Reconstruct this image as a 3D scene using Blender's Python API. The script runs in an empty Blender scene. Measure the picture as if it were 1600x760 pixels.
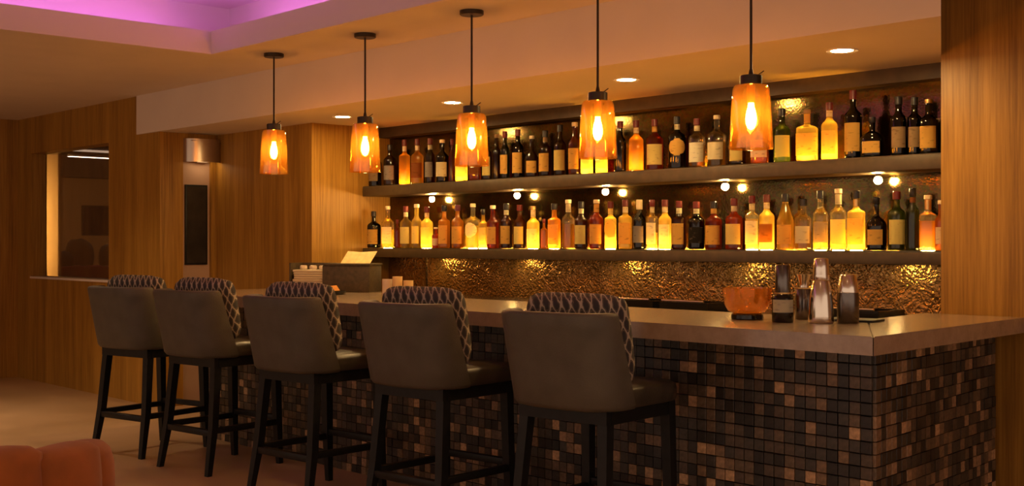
import bpy, bmesh, math, random
from mathutils import Vector, Matrix
random.seed(7)
PI = math.pi
sc = bpy.context.scene
COL = sc.collection

# ---------------------------------------------------------------- camera, world, exposure
CAM_H = 1.30
TH = math.radians(47.04)                       # camera looks 47 deg to the left of the bar's depth axis
cam = bpy.data.cameras.new('camera')
cam.sensor_width = 36.0
cam.lens = 36.0 * 1864.0 / 1600.0
cam.clip_end = 60
cam_o = bpy.data.objects.new('camera', cam); COL.objects.link(cam_o)
cam_o.location = (0, 0, CAM_H)
cam_o.rotation_euler = (PI/2, 0, TH)
sc.camera = cam_o
sc.view_settings.view_transform = 'Standard'
sc.view_settings.look = 'None'
sc.view_settings.gamma = 1.0
sc.view_settings.use_curve_mapping = False
sc.view_settings.exposure = 0.0
w = bpy.data.worlds.new('world'); sc.world = w; w.use_nodes = True
bg = w.node_tree.nodes['Background']
bg.inputs[0].default_value = (1.0, 0.70, 0.50, 1)
bg.inputs[1].default_value = 0.85
sc.cycles.use_denoising = True
sc.cycles.max_bounces = 8
sc.cycles.transparent_max_bounces = 24
sc.cycles.sample_clamp_indirect = 4.0
sc.cycles.caustics_reflective = False
sc.cycles.caustics_refractive = False

# strengths of the place's own lamps
S_PENDANT, S_DOWN, S_PUCK, S_UPLIGHT, S_COVE, S_SCONCE, S_ROOM = 190.0, 420.0, 420.0, 280.0, 12.0, 14.0, 110.0
WARM = (1.0, 0.50, 0.13); WARM2 = (1.0, 0.52, 0.12)

def P(u):                                      # unit ray on the floor plan for image column u (1600 px wide)
    t = (u - 800.0) / 1864.0
    return (-math.sin(TH) + math.cos(TH)*t, math.cos(TH) + math.sin(TH)*t)
def at_Y(u, Y):                                # plan position on the plane Y for an image column; also the depth
    a, b = P(u); d = Y / b
    return a*d, Y, d

# ---------------------------------------------------------------- materials
MATS = {}
def new_mat(name):
    m = bpy.data.materials.new(name); m.use_nodes = True
    nt = m.node_tree; nt.nodes.clear()
    out = nt.nodes.new('ShaderNodeOutputMaterial')
    MATS[name] = m
    return m, nt, out
def N(nt, t, **kw):
    n = nt.nodes.new(t)
    for k, v in kw.items():
        if k in n.inputs: n.inputs[k].default_value = v
        else: setattr(n, k, v)
    return n
def ramp(nt, fac, stops):
    r = nt.nodes.new('ShaderNodeValToRGB')
    e = r.color_ramp.elements
    while len(e) < len(stops): e.new(0.5)
    for i, (p, c) in enumerate(stops):
        e[i].position = p; e[i].color = (*c, 1)
    nt.links.new(fac, r.inputs[0])
    return r
def plain(name, col, rough=0.5, metal=0.0, spec=0.5, noise=None, bump=None, sheen=0.0, coat=0.0, obj_coord=True):
    m, nt, out = new_mat(name)
    p = N(nt, 'ShaderNodeBsdfPrincipled'); L = nt.links.new
    p.inputs['Base Color'].default_value = (*col, 1)
    p.inputs['Roughness'].default_value = rough
    p.inputs['Metallic'].default_value = metal
    p.inputs['Specular IOR Level'].default_value = spec
    p.inputs['Sheen Weight'].default_value = sheen
    p.inputs['Coat Weight'].default_value = coat
    tc = N(nt, 'ShaderNodeTexCoord')
    if noise:
        sc_, amt = noise
        nz = N(nt, 'ShaderNodeTexNoise'); nz.inputs['Scale'].default_value = sc_; nz.inputs['Detail'].default_value = 5
        L(tc.outputs['Object'], nz.inputs['Vector'])
        lo = tuple(c*(1-amt) for c in col); hi = tuple(min(1, c*(1+amt)) for c in col)
        r = ramp(nt, nz.outputs[0], [(0.3, lo), (0.7, hi)])
        L(r.outputs[0], p.inputs['Base Color'])
    if bump:
        sc_, st = bump
        nb = N(nt, 'ShaderNodeTexNoise'); nb.inputs['Scale'].default_value = sc_; nb.inputs['Detail'].default_value = 4
        L(tc.outputs['Object'], nb.inputs['Vector'])
        b = N(nt, 'ShaderNodeBump'); b.inputs['Strength'].default_value = st; b.inputs['Distance'].default_value = 0.01
        L(nb.outputs[0], b.inputs['Height']); L(b.outputs[0], p.inputs['Normal'])
    L(p.outputs[0], out.inputs[0])
    return m
def emis(name, col, s):
    m, nt, out = new_mat(name)
    e = N(nt, 'ShaderNodeEmission'); e.inputs[0].default_value = (*col, 1); e.inputs[1].default_value = s
    nt.links.new(e.outputs[0], out.inputs[0]); return m

def wood(name, dark, mid, light, rough=0.45):
    m, nt, out = new_mat(name); L = nt.links.new
    p = N(nt, 'ShaderNodeBsdfPrincipled'); p.inputs['Roughness'].default_value = rough
    tc = N(nt, 'ShaderNodeTexCoord')
    mp = N(nt, 'ShaderNodeMapping'); mp.inputs['Scale'].default_value = (55, 55, 1.6)
    L(tc.outputs['Object'], mp.inputs[0])
    n1 = N(nt, 'ShaderNodeTexNoise'); n1.inputs['Scale'].default_value = 1.6; n1.inputs['Detail'].default_value = 6; n1.inputs['Roughness'].default_value = 0.65
    L(mp.outputs[0], n1.inputs['Vector'])
    mp2 = N(nt, 'ShaderNodeMapping'); mp2.inputs['Scale'].default_value = (9, 9, 0.35)
    L(tc.outputs['Object'], mp2.inputs[0])
    n2 = N(nt, 'ShaderNodeTexNoise'); n2.inputs['Scale'].default_value = 1.0; n2.inputs['Detail'].default_value = 3
    L(mp2.outputs[0], n2.inputs['Vector'])
    mx = N(nt, 'ShaderNodeMath', operation='MULTIPLY_ADD'); mx.inputs[1].default_value = 0.45
    L(n2.outputs[0], mx.inputs[0]); 
    ml = N(nt, 'ShaderNodeMath', operation='MULTIPLY'); ml.inputs[1].default_value = 0.55
    L(n1.outputs[0], ml.inputs[0]); L(ml.outputs[0], mx.inputs[2])
    r = ramp(nt, mx.outputs[0], [(0.36, dark), (0.5, mid), (0.64, light)])
    L(r.outputs[0], p.inputs['Base Color'])
    b = N(nt, 'ShaderNodeBump'); b.inputs['Strength'].default_value = 0.12; b.inputs['Distance'].default_value = 0.004
    L(n1.outputs[0], b.inputs['Height']); L(b.outputs[0], p.inputs['Normal'])
    L(p.outputs[0], out.inputs[0]); return m

wood('wood', (0.22, 0.100, 0.012), (0.36, 0.178, 0.024), (0.48, 0.255, 0.042))
plain('paint', (0.75, 0.65, 0.57), 0.85, noise=(3, 0.03))
plain('paint_up', (0.78, 0.66, 0.62), 0.9)
plain('pale_panel', (0.45, 0.30, 0.22), 0.7)
plain('black_wood', (0.009, 0.009, 0.009), 0.45, spec=0.3, noise=(30, 0.3))
plain('dark_bronze', (0.05, 0.036, 0.026), 0.4, metal=0.7)
plain('shelf_dark', (0.062, 0.040, 0.021), 0.42, noise=(20, 0.2))
plain('leather_back', (0.090, 0.077, 0.056), 0.58, noise=(9, 0.16), bump=(160, 0.15))
plain('leather_seat', (0.05, 0.040, 0.028), 0.28, noise=(14, 0.2), bump=(140, 0.12))
plain('velvet', (0.23, 0.056, 0.004), 0.9, noise=(7, 0.3), sheen=0.08)
plain('steel', (0.78, 0.70, 0.60), 0.16, metal=1.0)
plain('dark_steel', (0.16, 0.14, 0.13), 0.22, metal=1.0)
plain('sconce_metal', (0.62, 0.52, 0.42), 0.28, metal=1.0)
plain('black_gloss', (0.01, 0.009, 0.009), 0.15)
plain('black_matte', (0.014, 0.012, 0.011), 0.6)
plain('paper', (0.72, 0.60, 0.44), 0.7)
plain('paper_yellow', (0.80, 0.62, 0.26), 0.7, noise=(25, 0.15))
plain('napkin_orange', (0.75, 0.32, 0.07), 0.8)
plain('ceramic', (0.75, 0.62, 0.50), 0.45)
plain('dark_box', (0.07, 0.048, 0.025), 0.55, noise=(40, 0.3))
plain('print_dark', (0.018, 0.014, 0.012), 0.3, noise=(9, 0.6))
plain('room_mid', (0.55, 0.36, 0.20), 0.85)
plain('wax', (0.80, 0.55, 0.25), 0.5)
plain('red_cloth', (0.42, 0.02, 0.015), 0.8)
plain('grout', (0.018, 0.013, 0.010), 0.9)
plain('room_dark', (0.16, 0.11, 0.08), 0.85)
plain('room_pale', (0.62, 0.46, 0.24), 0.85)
plain('grey_cloth', (0.16, 0.14, 0.10), 0.85)
plain('cap_black', (0.012, 0.010, 0.010), 0.3)
plain('cap_red', (0.13, 0.012, 0.008), 0.35)
plain('cap_cream', (0.78, 0.62, 0.36), 0.5)
plain('cap_wood', (0.30, 0.16, 0.06), 0.5)
plain('cap_purple', (0.12, 0.02, 0.05), 0.4)
plain('cap_gold', (0.65, 0.42, 0.16), 0.3, metal=1.0)

# floor: polished beige concrete with faint large clouds
m, nt, out = new_mat('floor'); L = nt.links.new
p = N(nt, 'ShaderNodeBsdfPrincipled'); tc = N(nt, 'ShaderNodeTexCoord')
n1 = N(nt, 'ShaderNodeTexNoise'); n1.inputs['Scale'].default_value = 1.1; n1.inputs['Detail'].default_value = 7; n1.inputs['Roughness'].default_value = 0.6
L(tc.outputs['Object'], n1.inputs['Vector'])
r = ramp(nt, n1.outputs[0], [(0.3, (0.42, 0.27, 0.14)), (0.7, (0.58, 0.39, 0.22))])
L(r.outputs[0], p.inputs['Base Color'])
r2 = ramp(nt, n1.outputs[0], [(0.3, (0.30,)*3), (0.7, (0.42,)*3)])
L(r2.outputs[0], p.inputs['Roughness']); L(p.outputs[0], out.inputs[0])

# counter: cast stone, honed to a sheen
m, nt, out = new_mat('stone'); L = nt.links.new
p = N(nt, 'ShaderNodeBsdfPrincipled'); p.inputs['Roughness'].default_value = 0.24
p.inputs['Coat Weight'].default_value = 0.7; p.inputs['Coat Roughness'].default_value = 0.17
tc = N(nt, 'ShaderNodeTexCoord')
n1 = N(nt, 'ShaderNodeTexNoise'); n1.inputs['Scale'].default_value = 14; n1.inputs['Detail'].default_value = 8; n1.inputs['Roughness'].default_value = 0.7
L(tc.outputs['Object'], n1.inputs['Vector'])
r = ramp(nt, n1.outputs[0], [(0.3, (0.30, 0.21, 0.145)), (0.7, (0.42, 0.31, 0.22))])
L(r.outputs[0], p.inputs['Base Color'])
b = N(nt, 'ShaderNodeBump'); b.inputs['Strength'].default_value = 0.02; b.inputs['Distance'].default_value = 0.002
L(n1.outputs[0], b.inputs['Height']); L(b.outputs[0], p.inputs['Normal'])
L(p.outputs[0], out.inputs[0])

# back wall: antiqued bronze glass mosaic, tesserae far too small to count
m, nt, out = new_mat('bronze_wall'); L = nt.links.new
p = N(nt, 'ShaderNodeBsdfPrincipled'); tc = N(nt, 'ShaderNodeTexCoord')
v = N(nt, 'ShaderNodeTexVoronoi'); v.inputs['Scale'].default_value = 85
L(tc.outputs['Object'], v.inputs['Vector'])
nz = N(nt, 'ShaderNodeTexNoise'); nz.inputs['Scale'].default_value = 6; nz.inputs['Detail'].default_value = 6
L(tc.outputs['Object'], nz.inputs['Vector'])
r = ramp(nt, nz.outputs[0], [(0.3, (0.085, 0.060, 0.022)), (0.7, (0.22, 0.152, 0.056))])
mix = N(nt, 'ShaderNodeMixRGB', blend_type='MULTIPLY'); mix.inputs[0].default_value = 0.35
L(r.outputs[0], mix.inputs[1]); L(v.outputs['Color'], mix.inputs[2])
L(mix.outputs[0], p.inputs['Base Color'])
p.inputs['Metallic'].default_value = 1.0; p.inputs['Roughness'].default_value = 0.12
b = N(nt, 'ShaderNodeBump'); b.inputs['Strength'].default_value = 0.06; b.inputs['Distance'].default_value = 0.003
L(v.outputs['Distance'], b.inputs['Height']); L(b.outputs[0], p.inputs['Normal'])
L(p.outputs[0], out.inputs[0])
# hammered bronze splashback below the lower shelf
m, nt, out = new_mat('hammered'); L = nt.links.new
p = N(nt, 'ShaderNodeBsdfPrincipled'); tc = N(nt, 'ShaderNodeTexCoord')
v = N(nt, 'ShaderNodeTexVoronoi'); v.inputs['Scale'].default_value = 62
v.feature = 'SMOOTH_F1'
nz = N(nt, 'ShaderNodeTexNoise'); nz.inputs['Scale'].default_value = 9; nz.inputs['Detail'].default_value = 5
L(tc.outputs['Object'], nz.inputs['Vector'])
add = N(nt, 'ShaderNodeMixRGB', blend_type='ADD'); add.inputs[0].default_value = 0.12
L(tc.outputs['Object'], add.inputs[1]); L(nz.outputs['Color'], add.inputs[2]); L(add.outputs[0], v.inputs['Vector'])
r = ramp(nt, nz.outputs[0], [(0.3, (0.30, 0.175, 0.05)), (0.7, (0.55, 0.34, 0.12))])
L(r.outputs[0], p.inputs['Base Color'])
p.inputs['Metallic'].default_value = 0.9; p.inputs['Roughness'].default_value = 0.22
b = N(nt, 'ShaderNodeBump'); b.inputs['Strength'].default_value = 0.6; b.inputs['Distance'].default_value = 0.012
L(v.outputs['Distance'], b.inputs['Height']); L(b.outputs[0], p.inputs['Normal'])
L(p.outputs[0], out.inputs[0])

# mosaic tile tones
TILE = []
for i, c in enumerate([(0.020, 0.016, 0.014), (0.034, 0.029, 0.025), (0.055, 0.046, 0.038), (0.085, 0.060, 0.042),
                       (0.13, 0.088, 0.056), (0.20, 0.125, 0.072), (0.33, 0.205, 0.118), (0.50, 0.31, 0.17)]):
    TILE.append(plain('tile_%d' % i, c, 0.42, noise=(70, 0.35), bump=(90, 0.1)))

# patterned cushion: pale ogee lattice around dark ovals, and a fringe-like weave
m, nt, out = new_mat('ikat'); L = nt.links.new
p = N(nt, 'ShaderNodeBsdfPrincipled'); p.inputs['Roughness'].default_value = 0.9
tc = N(nt, 'ShaderNodeTexCoord'); sx = N(nt, 'ShaderNodeSeparateXYZ')
nz = N(nt, 'ShaderNodeTexNoise'); nz.inputs['Scale'].default_value = 45; nz.inputs['Detail'].default_value = 3
L(tc.outputs['Object'], nz.inputs['Vector'])
add = N(nt, 'ShaderNodeMixRGB', blend_type='ADD'); add.inputs[0].default_value = 0.012
L(tc.outputs['Object'], add.inputs[1]); L(nz.outputs['Color'], add.inputs[2]); L(add.outputs[0], sx.inputs[0])
def mth(op, a, b=None, c=None):
    n = N(nt, 'ShaderNodeMath', operation=op)
    for i, x in enumerate((a, b, c)):
        if x is None: continue
        if isinstance(x, (int, float)): n.inputs[i].default_value = x
        else: L(x, n.inputs[i])
    return n.outputs[0]
h = mth('ADD', sx.outputs['X'], sx.outputs['Y'])
ca = mth('COSINE', mth('MULTIPLY', h, 2*PI/0.050))
cb = mth('COSINE', mth('MULTIPLY', sx.outputs['Z'], 2*PI/0.085))
val = mth('ADD', ca, cb)
line = mth('ABSOLUTE', val)
r = ramp(nt, line, [(0.0, (0.40, 0.33, 0.25)), (0.30, (0.36, 0.29, 0.21)), (0.42, (0.055, 0.048, 0.044)), (0.62, (0.05, 0.043, 0.04)), (0.75, (0.17, 0.125, 0.085)), (1.0, (0.035, 0.03, 0.03))])
r.color_ramp.interpolation = 'LINEAR'
L(r.outputs[0], p.inputs['Base Color']); L(p.outputs[0], out.inputs[0])

# glass-like shells: tinted, letting light through, with a mirror-like skin
def glass(name, tint, transl, t_amt=0.35, rough=0.04, gl=0.10):
    m, nt, out = new_mat(name); L = nt.links.new
    tr = N(nt, 'ShaderNodeBsdfTransparent'); tr.inputs[0].default_value = (*tint, 1)
    tl = N(nt, 'ShaderNodeBsdfTranslucent'); tl.inputs[0].default_value = (*transl, 1)
    g = N(nt, 'ShaderNodeBsdfGlossy'); g.inputs[0].default_value = (1, 0.95, 0.9, 1); g.inputs['Roughness'].default_value = rough
    a = N(nt, 'ShaderNodeMixShader'); a.inputs[0].default_value = t_amt
    L(tr.outputs[0], a.inputs[1]); L(tl.outputs[0], a.inputs[2])
    fr = N(nt, 'ShaderNodeLayerWeight'); fr.inputs[0].default_value = gl*3
    mp = N(nt, 'ShaderNodeMath', operation='MULTIPLY_ADD'); mp.inputs[1].default_value = 0.5; mp.inputs[2].default_value = 0.03
    L(fr.outputs['Fresnel'], mp.inputs[0])
    mx = N(nt, 'ShaderNodeMixShader'); L(mp.outputs[0], mx.inputs[0])
    L(a.outputs[0], mx.inputs[1]); L(g.outputs[0], mx.inputs[2])
    L(mx.outputs[0], out.inputs[0]); return m
glass('g_clear', (0.93, 0.88, 0.72), (0.9, 0.8, 0.5), 0.12)
glass('g_amber', (0.85, 0.48, 0.12), (0.88, 0.46, 0.09), 0.40)
glass('g_gold', (0.97, 0.76, 0.30), (0.97, 0.72, 0.22), 0.36)
glass('g_red', (0.46, 0.13, 0.03), (0.52, 0.13, 0.02), 0.40)
glass('g_brown', (0.20, 0.075, 0.025), (0.20, 0.07, 0.02), 0.45)
glass('g_green', (0.14, 0.16, 0.05), (0.12, 0.14, 0.04), 0.45)
glass('g_black', (0.02, 0.015, 0.012), (0.02, 0.014, 0.01), 0.6)
glass('shade_glass', (1.0, 0.70, 0.26), (1.0, 0.55, 0.12), 0.045, 0.06, 0.16)
glass('bowl_glass', (0.97, 0.64, 0.24), (1.0, 0.58, 0.15), 0.13, 0.04, 0.20)
glass('pane', (0.90, 0.88, 0.86), (0.2, 0.2, 0.2), 0.02, 0.02, 0.10)
def label_mat(name, col, ink, seed):
    m, nt, out = new_mat(name); L = nt.links.new
    tc = N(nt, 'ShaderNodeTexCoord'); mp = N(nt, 'ShaderNodeMapping')
    mp.inputs['Scale'].default_value = (30, 30, 75); mp.inputs['Location'].default_value = (seed, seed*1.7, seed*2.3)
    L(tc.outputs['Object'], mp.inputs[0])
    nz = N(nt, 'ShaderNodeTexNoise'); nz.inputs['Scale'].default_value = 1.0; nz.inputs['Detail'].default_value = 1.5
    L(mp.outputs[0], nz.inputs['Vector'])
    r = ramp(nt, nz.outputs[0], [(0.27, tuple(0.5*(a+b) for a, b in zip(ink, col))), (0.40, col)])
    d = N(nt, 'ShaderNodeBsdfDiffuse'); t = N(nt, 'ShaderNodeBsdfTranslucent')
    L(r.outputs[0], d.inputs[0]); L(r.outputs[0], t.inputs[0])
    mx = N(nt, 'ShaderNodeMixShader'); mx.inputs[0].default_value = 0.5
    L(d.outputs[0], mx.inputs[1]); L(t.outputs[0], mx.inputs[2]); L(mx.outputs[0], out.inputs[0]); return m
label_mat('l_cream', (0.92, 0.78, 0.48), (0.40, 0.26, 0.13), 1)
label_mat('l_white', (0.95, 0.86, 0.62), (0.45, 0.36, 0.25), 5)
label_mat('l_yellow', (0.95, 0.74, 0.24), (0.45, 0.22, 0.06), 9)
label_mat('l_orange', (0.88, 0.50, 0.12), (0.32, 0.10, 0.03), 14)
label_mat('l_tan', (0.42, 0.27, 0.14), (0.15, 0.09, 0.05), 21)
label_mat('l_grey', (0.34, 0.28, 0.24), (0.10, 0.07, 0.07), 26)
label_mat('l_brown', (0.28, 0.10, 0.03), (0.10, 0.03, 0.01), 31)
label_mat('l_black', (0.03, 0.024, 0.022), (0.25, 0.18, 0.12), 37)
emis('e_bulb', (1.0, 0.63, 0.21), S_PENDANT)
emis('e_down', (1.0, 0.66, 0.26), S_DOWN)
emis('e_puck', (1.0, 0.62, 0.20), S_PUCK)
emis('e_up', (1.0, 0.60, 0.15), S_UPLIGHT)
emis('e_under', (1.0, 0.60, 0.19), 100.0)
emis('e_cove', (0.70, 0.20, 0.92), S_COVE)
emis('e_sconce', (1.0, 0.66, 0.32), S_SCONCE)
emis('e_room', (1.0, 0.55, 0.16), S_ROOM)
emis('e_line', (1.0, 0.80, 0.65), 9.0)
M = MATS

# ---------------------------------------------------------------- mesh helpers
def box(bm, x0, x1, y0, y1, z0, z1):
    vs = [bm.verts.new(c) for c in ((x0,y0,z0),(x1,y0,z0),(x1,y1,z0),(x0,y1,z0),(x0,y0,z1),(x1,y0,z1),(x1,y1,z1),(x0,y1,z1))]
    for f in ((0,3,2,1),(4,5,6,7),(0,1,5,4),(1,2,6,5),(2,3,7,6),(3,0,4,7)): bm.faces.new([vs[i] for i in f])
    return vs
def bevel(bm, off, seg=2):
    bmesh.ops.bevel(bm, geom=list(bm.edges), offset=off, segments=seg, affect='EDGES', profile=0.5)
def prism(bm, pts, z0, z1):
    a = [bm.verts.new((x, y, z0)) for x, y in pts]; b_ = [bm.verts.new((x, y, z1)) for x, y in pts]
    n = len(pts); bm.faces.new(a[::-1]); bm.faces.new(b_)
    for i in range(n): bm.faces.new((a[i], a[(i+1) % n], b_[(i+1) % n], b_[i]))
def hexa(bm, b4, t4):                          # a bar between two quads
    a = [bm.verts.new(c) for c in b4]; b_ = [bm.verts.new(c) for c in t4]
    bm.faces.new(a[::-1]); bm.faces.new(b_)
    for i in range(4): bm.faces.new((a[i], a[(i+1) % 4], b_[(i+1) % 4], b_[i]))
def section(r, n, sq, dep=1.0):
    out = []
    for i in range(n):
        a = 2*PI*(i+0.5)/n; c, s = math.cos(a), math.sin(a)
        k = 1.0 if sq <= 2 else (abs(c)**sq + abs(s)**sq)**(-1.0/sq)
        out.append((r*c*k, r*s*k*dep))
    return out
def lathe(bm, prof, n=20, sq=2, dep=1.0, close_top=True, close_bot=True, neck_r=None):
    rings = []
    R = max(r for r, z in prof)
    for r, z in prof:
        d, q = dep, sq
        if neck_r is not None and r < R*0.75: d, q = 1.0, 2    # square bottles still have round necks
        rings.append([bm.verts.new((x, y, z)) for x, y in section(max(r, 1e-4), n, q, d)])
    for a, b_ in zip(rings, rings[1:]):
        for i in range(n): bm.faces.new((a[i], a[(i+1) % n], b_[(i+1) % n], b_[i]))
    if close_bot: bm.faces.new(rings[0][::-1])
    if close_top: bm.faces.new(rings[-1])
    return rings
def tube(bm, a, b_, r, n=10):
    a, b_ = Vector(a), Vector(b_); d = (b_-a).normalized()
    u_ = d.orthogonal().normalized(); v_ = d.cross(u_)
    ra = [bm.verts.new(a + u_*r*math.cos(2*PI*i/n) + v_*r*math.sin(2*PI*i/n)) for i in range(n)]
    rb = [bm.verts.new(b_ + u_*r*math.cos(2*PI*i/n) + v_*r*math.sin(2*PI*i/n)) for i in range(n)]
    bm.faces.new(ra[::-1]); bm.faces.new(rb)
    for i in range(n): bm.faces.new((ra[i], ra[(i+1) % n], rb[(i+1) % n], rb[i]))
def to_mesh(name, bm, mat, smooth=False, ang=40):
    bmesh.ops.recalc_face_normals(bm, faces=list(bm.faces))
    me = bpy.data.meshes.new(name); bm.to_mesh(me); bm.free()
    if mat: me.materials.append(M[mat] if isinstance(mat, str) else mat)
    if smooth:
        for f in me.polygons: f.use_smooth = True
        me.set_sharp_from_angle(angle=math.radians(ang))
    return me
def put(name, me, parent=None, loc=(0,0,0), rz=0.0):
    o = bpy.data.objects.new(name, me); COL.objects.link(o)
    o.location = loc; o.rotation_euler = (0, 0, rz)
    if parent is not None: o.parent = parent
    return o
def obj(name, bm, mat, parent=None, smooth=False, loc=(0,0,0), rz=0.0, ang=40):
    return put(name, to_mesh(name, bm, mat, smooth, ang), parent, loc, rz)
def boxo(name, dims, mat, parent=None, bev=0.0, smooth=False):
    bm = bmesh.new(); box(bm, *dims)
    if bev: bevel(bm, bev, 2)
    return obj(name, bm, mat, parent, smooth or bev > 0, ang=50)
def tag(o, label, cat, group=None):
    o['label'] = label; o['category'] = cat
    if group: o['group'] = group
    return o
def thing(name, label, cat, loc=(0,0,0), rz=0.0, group=None):
    o = bpy.data.objects.new(name, None); COL.objects.link(o)
    o.empty_display_size = 0.05; o.location = loc; o.rotation_euler = (0,0,rz)
    return tag(o, label, cat, group)
def struct(o):
    o['kind'] = 'structure'; return o
def sroot(name):
    o = bpy.data.objects.new(name, None); COL.objects.link(o); o.empty_display_size = 0.05
    return struct(o)
def copy_tree(o, parent=None):
    c = o.copy(); COL.objects.link(c); c.parent = parent
    for ch in list(o.children): copy_tree(ch, c)
    return c

# ================================================================= THE SETTING
ZC, ZS = 2.492, 2.179                          # ceiling, underside of the soffit
YW, YB = 4.376, 5.58                           # window wall / soffit front, wall behind the shelves
struct(boxo('floor', (-16, 4, -5, 9.2, -0.08, 0.0), 'floor'))

# far left wall (perpendicular) in two boards with a seam
wl = sroot('wall_left')
XL = -11.73
for y0, y1 in ((-5, 1.2), (1.203, 2.7), (2.703, 4.205), (4.208, YW)):
    boxo('panel', (XL-0.1, XL, y0, y1, 0, ZC), 'wood', wl)
# wall with the pass-through window
ww = sroot('wall_window')
WX0, WX1, WZ0, WZ1, WT = -11.40, -9.70, 0.985, 2.148, 0.15
for d in ((XL-0.1, WX0, YW, YW+WT, 0, ZC), (WX0, WX1, YW, YW+WT, 0, WZ0-0.02), (WX0, WX1, YW, YW+WT, WZ1, ZC),
          (WX1, -9.152, YW, YW+WT, 0, ZC), (-9.150, -8.77, YW, YW+WT, 0, ZS)):
    boxo('panel', d, 'wood', ww)
wn = sroot('window_1')
boxo('window_sill', (WX0, WX1, YW-0.012, YW+WT, WZ0-0.02, WZ0), 'paint', wn, 0.003)
boxo('glass_pane', (WX0, WX1, YW+WT-0.012, YW+WT-0.006, WZ0, WZ1), 'pane', wn)
# pier at the end of the bar: its return carries a slot with a pale panel
wp = sroot('wall_pier')
PX, PY = -7.373, 4.868
for d in ((-8.90, -8.77, YW+WT, 4.575, 0, ZS), (-8.90, -8.77, 4.822, PY+0.02, 0, ZS), (-8.90, -8.77, 4.575, 4.822, 1.955, ZS)):
    boxo('panel', d, 'wood', wp)
boxo('slot_back', (-8.90, -8.80, 4.575, 4.822, 0, 1.955), 'pale_panel', wp)
boxo('panel', (-8.77, PX, PY, 5.9, 0, ZS), 'wood', wp)
# wall behind the shelves
wb = sroot('wall_back')
boxo('mosaic_field', (PX, -2.4, YB, YB+0.1, 1.26, 2.3), 'bronze_wall', wb)
boxo('hammered_panel', (PX, -2.4, YB-0.012, YB+0.1, 0, 1.2), 'hammered', wb)
boxo('rail', (PX, -2.4, YB-0.005, YB+0.1, 1.2, 1.26), 'shelf_dark', wb)
struct(boxo('trim_1', (PX, -2.71, YB-0.105, YB+0.1, ZS-0.075, ZS), 'shelf_dark'))
struct(boxo('trim_2', (-6.915, -6.905, YB-0.02, YB-0.012, 0.86, 1.19), 'dark_steel'))
# right wood wall, full height
wr = sroot('wall_right')
RX, RY = -2.714, 5.264
xs = [RX, -2.20, -1.2, 0.0, 1.5, 4.0]
for a, b_ in zip(xs, xs[1:]):
    boxo('panel', (a+0.0015, b_-0.0015, RY, RY+0.45, 0, 2.9), 'wood', wr)
# soffit over the bar
bm = bmesh.new()
xe = lambda y: -0.4869/0.9445*y
prism(bm, [(-9.148, YW-0.016), (xe(YW-0.016), YW-0.016), (RX, RY+0.004), (RX, YB+0.1), (-9.148, YB+0.1)], ZS, ZC)
struct(obj('soffit_ceiling', bm, 'paint'))
# ceiling with a raised tray and a lip that hides the cove light
cl = sroot('ceiling')
CX, CY = -6.80, 3.74
boxo('ceiling_field', (-16, CX-0.031, -5, YW+0.2, ZC, ZC+0.06), 'paint', cl)
boxo('ceiling_field', (CX-0.031, 4, CY+0.031, YW, ZC, ZC+0.06), 'paint', cl)
boxo('ceiling_field', (-9.6, 4, YW+0.0005, 5.9, ZC+0.0005, ZC+0.06), 'paint', cl)
boxo('tray_lip', (CX-0.03, CX, -5, CY+0.03, ZC, ZC+0.145), 'paint_up', cl)
boxo('tray_lip', (CX, 4, CY, CY+0.03, ZC, ZC+0.145), 'paint_up', cl)
boxo('tray_top', (CX-0.4, 4, -5, CY+0.4, 2.86, 2.92), 'paint_up', cl)
boxo('tray_side', (CX-0.34, CX-0.30, -5, CY+0.3, ZC+0.06, 2.86), 'paint_up', cl)
boxo('tray_side', (CX-0.34, 4, CY+0.30, CY+0.34, ZC+0.06, 2.86), 'paint_up', cl)
tag(boxo('cove_light', (CX-0.14, CX-0.11, -5, CY-0.15, ZC+0.062, ZC+0.08), 'e_cove'), 'violet light strip hidden behind the left lip of the raised ceiling', 'light')
tag(boxo('cove_light', (CX+0.15, 4, CY+0.11, CY+0.14, ZC+0.062, ZC+0.08), 'e_cove'), 'violet light strip hidden behind the raised ceiling lip beside the bar', 'light')

# unseen lounge fill lights, added to brighten; low-ceiling pair casts the floor's light pools
for k, (x, y, z, e, lb) in enumerate(((-4.0, 0.6, 2.86, 26, 'added unseen fill light over the orange chair'), (-1.6, 1.8, 2.86, 70, 'added unseen fill light before the bar corner'), (-2.6, -1.2, 2.86, 70, 'added unseen fill light behind the orange chair'),
                                     (0.2, 0.2, 2.86, 70, 'added unseen fill light farthest from the bar'), (-9.2, 1.6, ZC, 150, 'recessed light in the low ceiling by the far wall'), (-8.6, 3.0, ZC, 70, 'recessed light in the low ceiling before the window'))):
    t = thing('recessed_downlight', lb, 'light', (x, y, z))
    bm = bmesh.new(); lathe(bm, [(0.045, -0.004), (0.066, -0.006), (0.068, -0.0005), (0.045, -0.0005)], 24, close_top=False, close_bot=False)
    obj('trim_ring', bm, 'paint', t, True)
    ld = bpy.data.lights.new('lamp', 'SPOT'); ld.energy = e; ld.color = (1.0, 0.68, 0.40); ld.spot_size = math.radians(125); ld.spot_blend = 0.9; ld.shadow_soft_size = 0.045
    lo_ = bpy.data.objects.new('lamp', ld); COL.objects.link(lo_); lo_.parent = t; lo_.location = (0, 0, -0.012)

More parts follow.
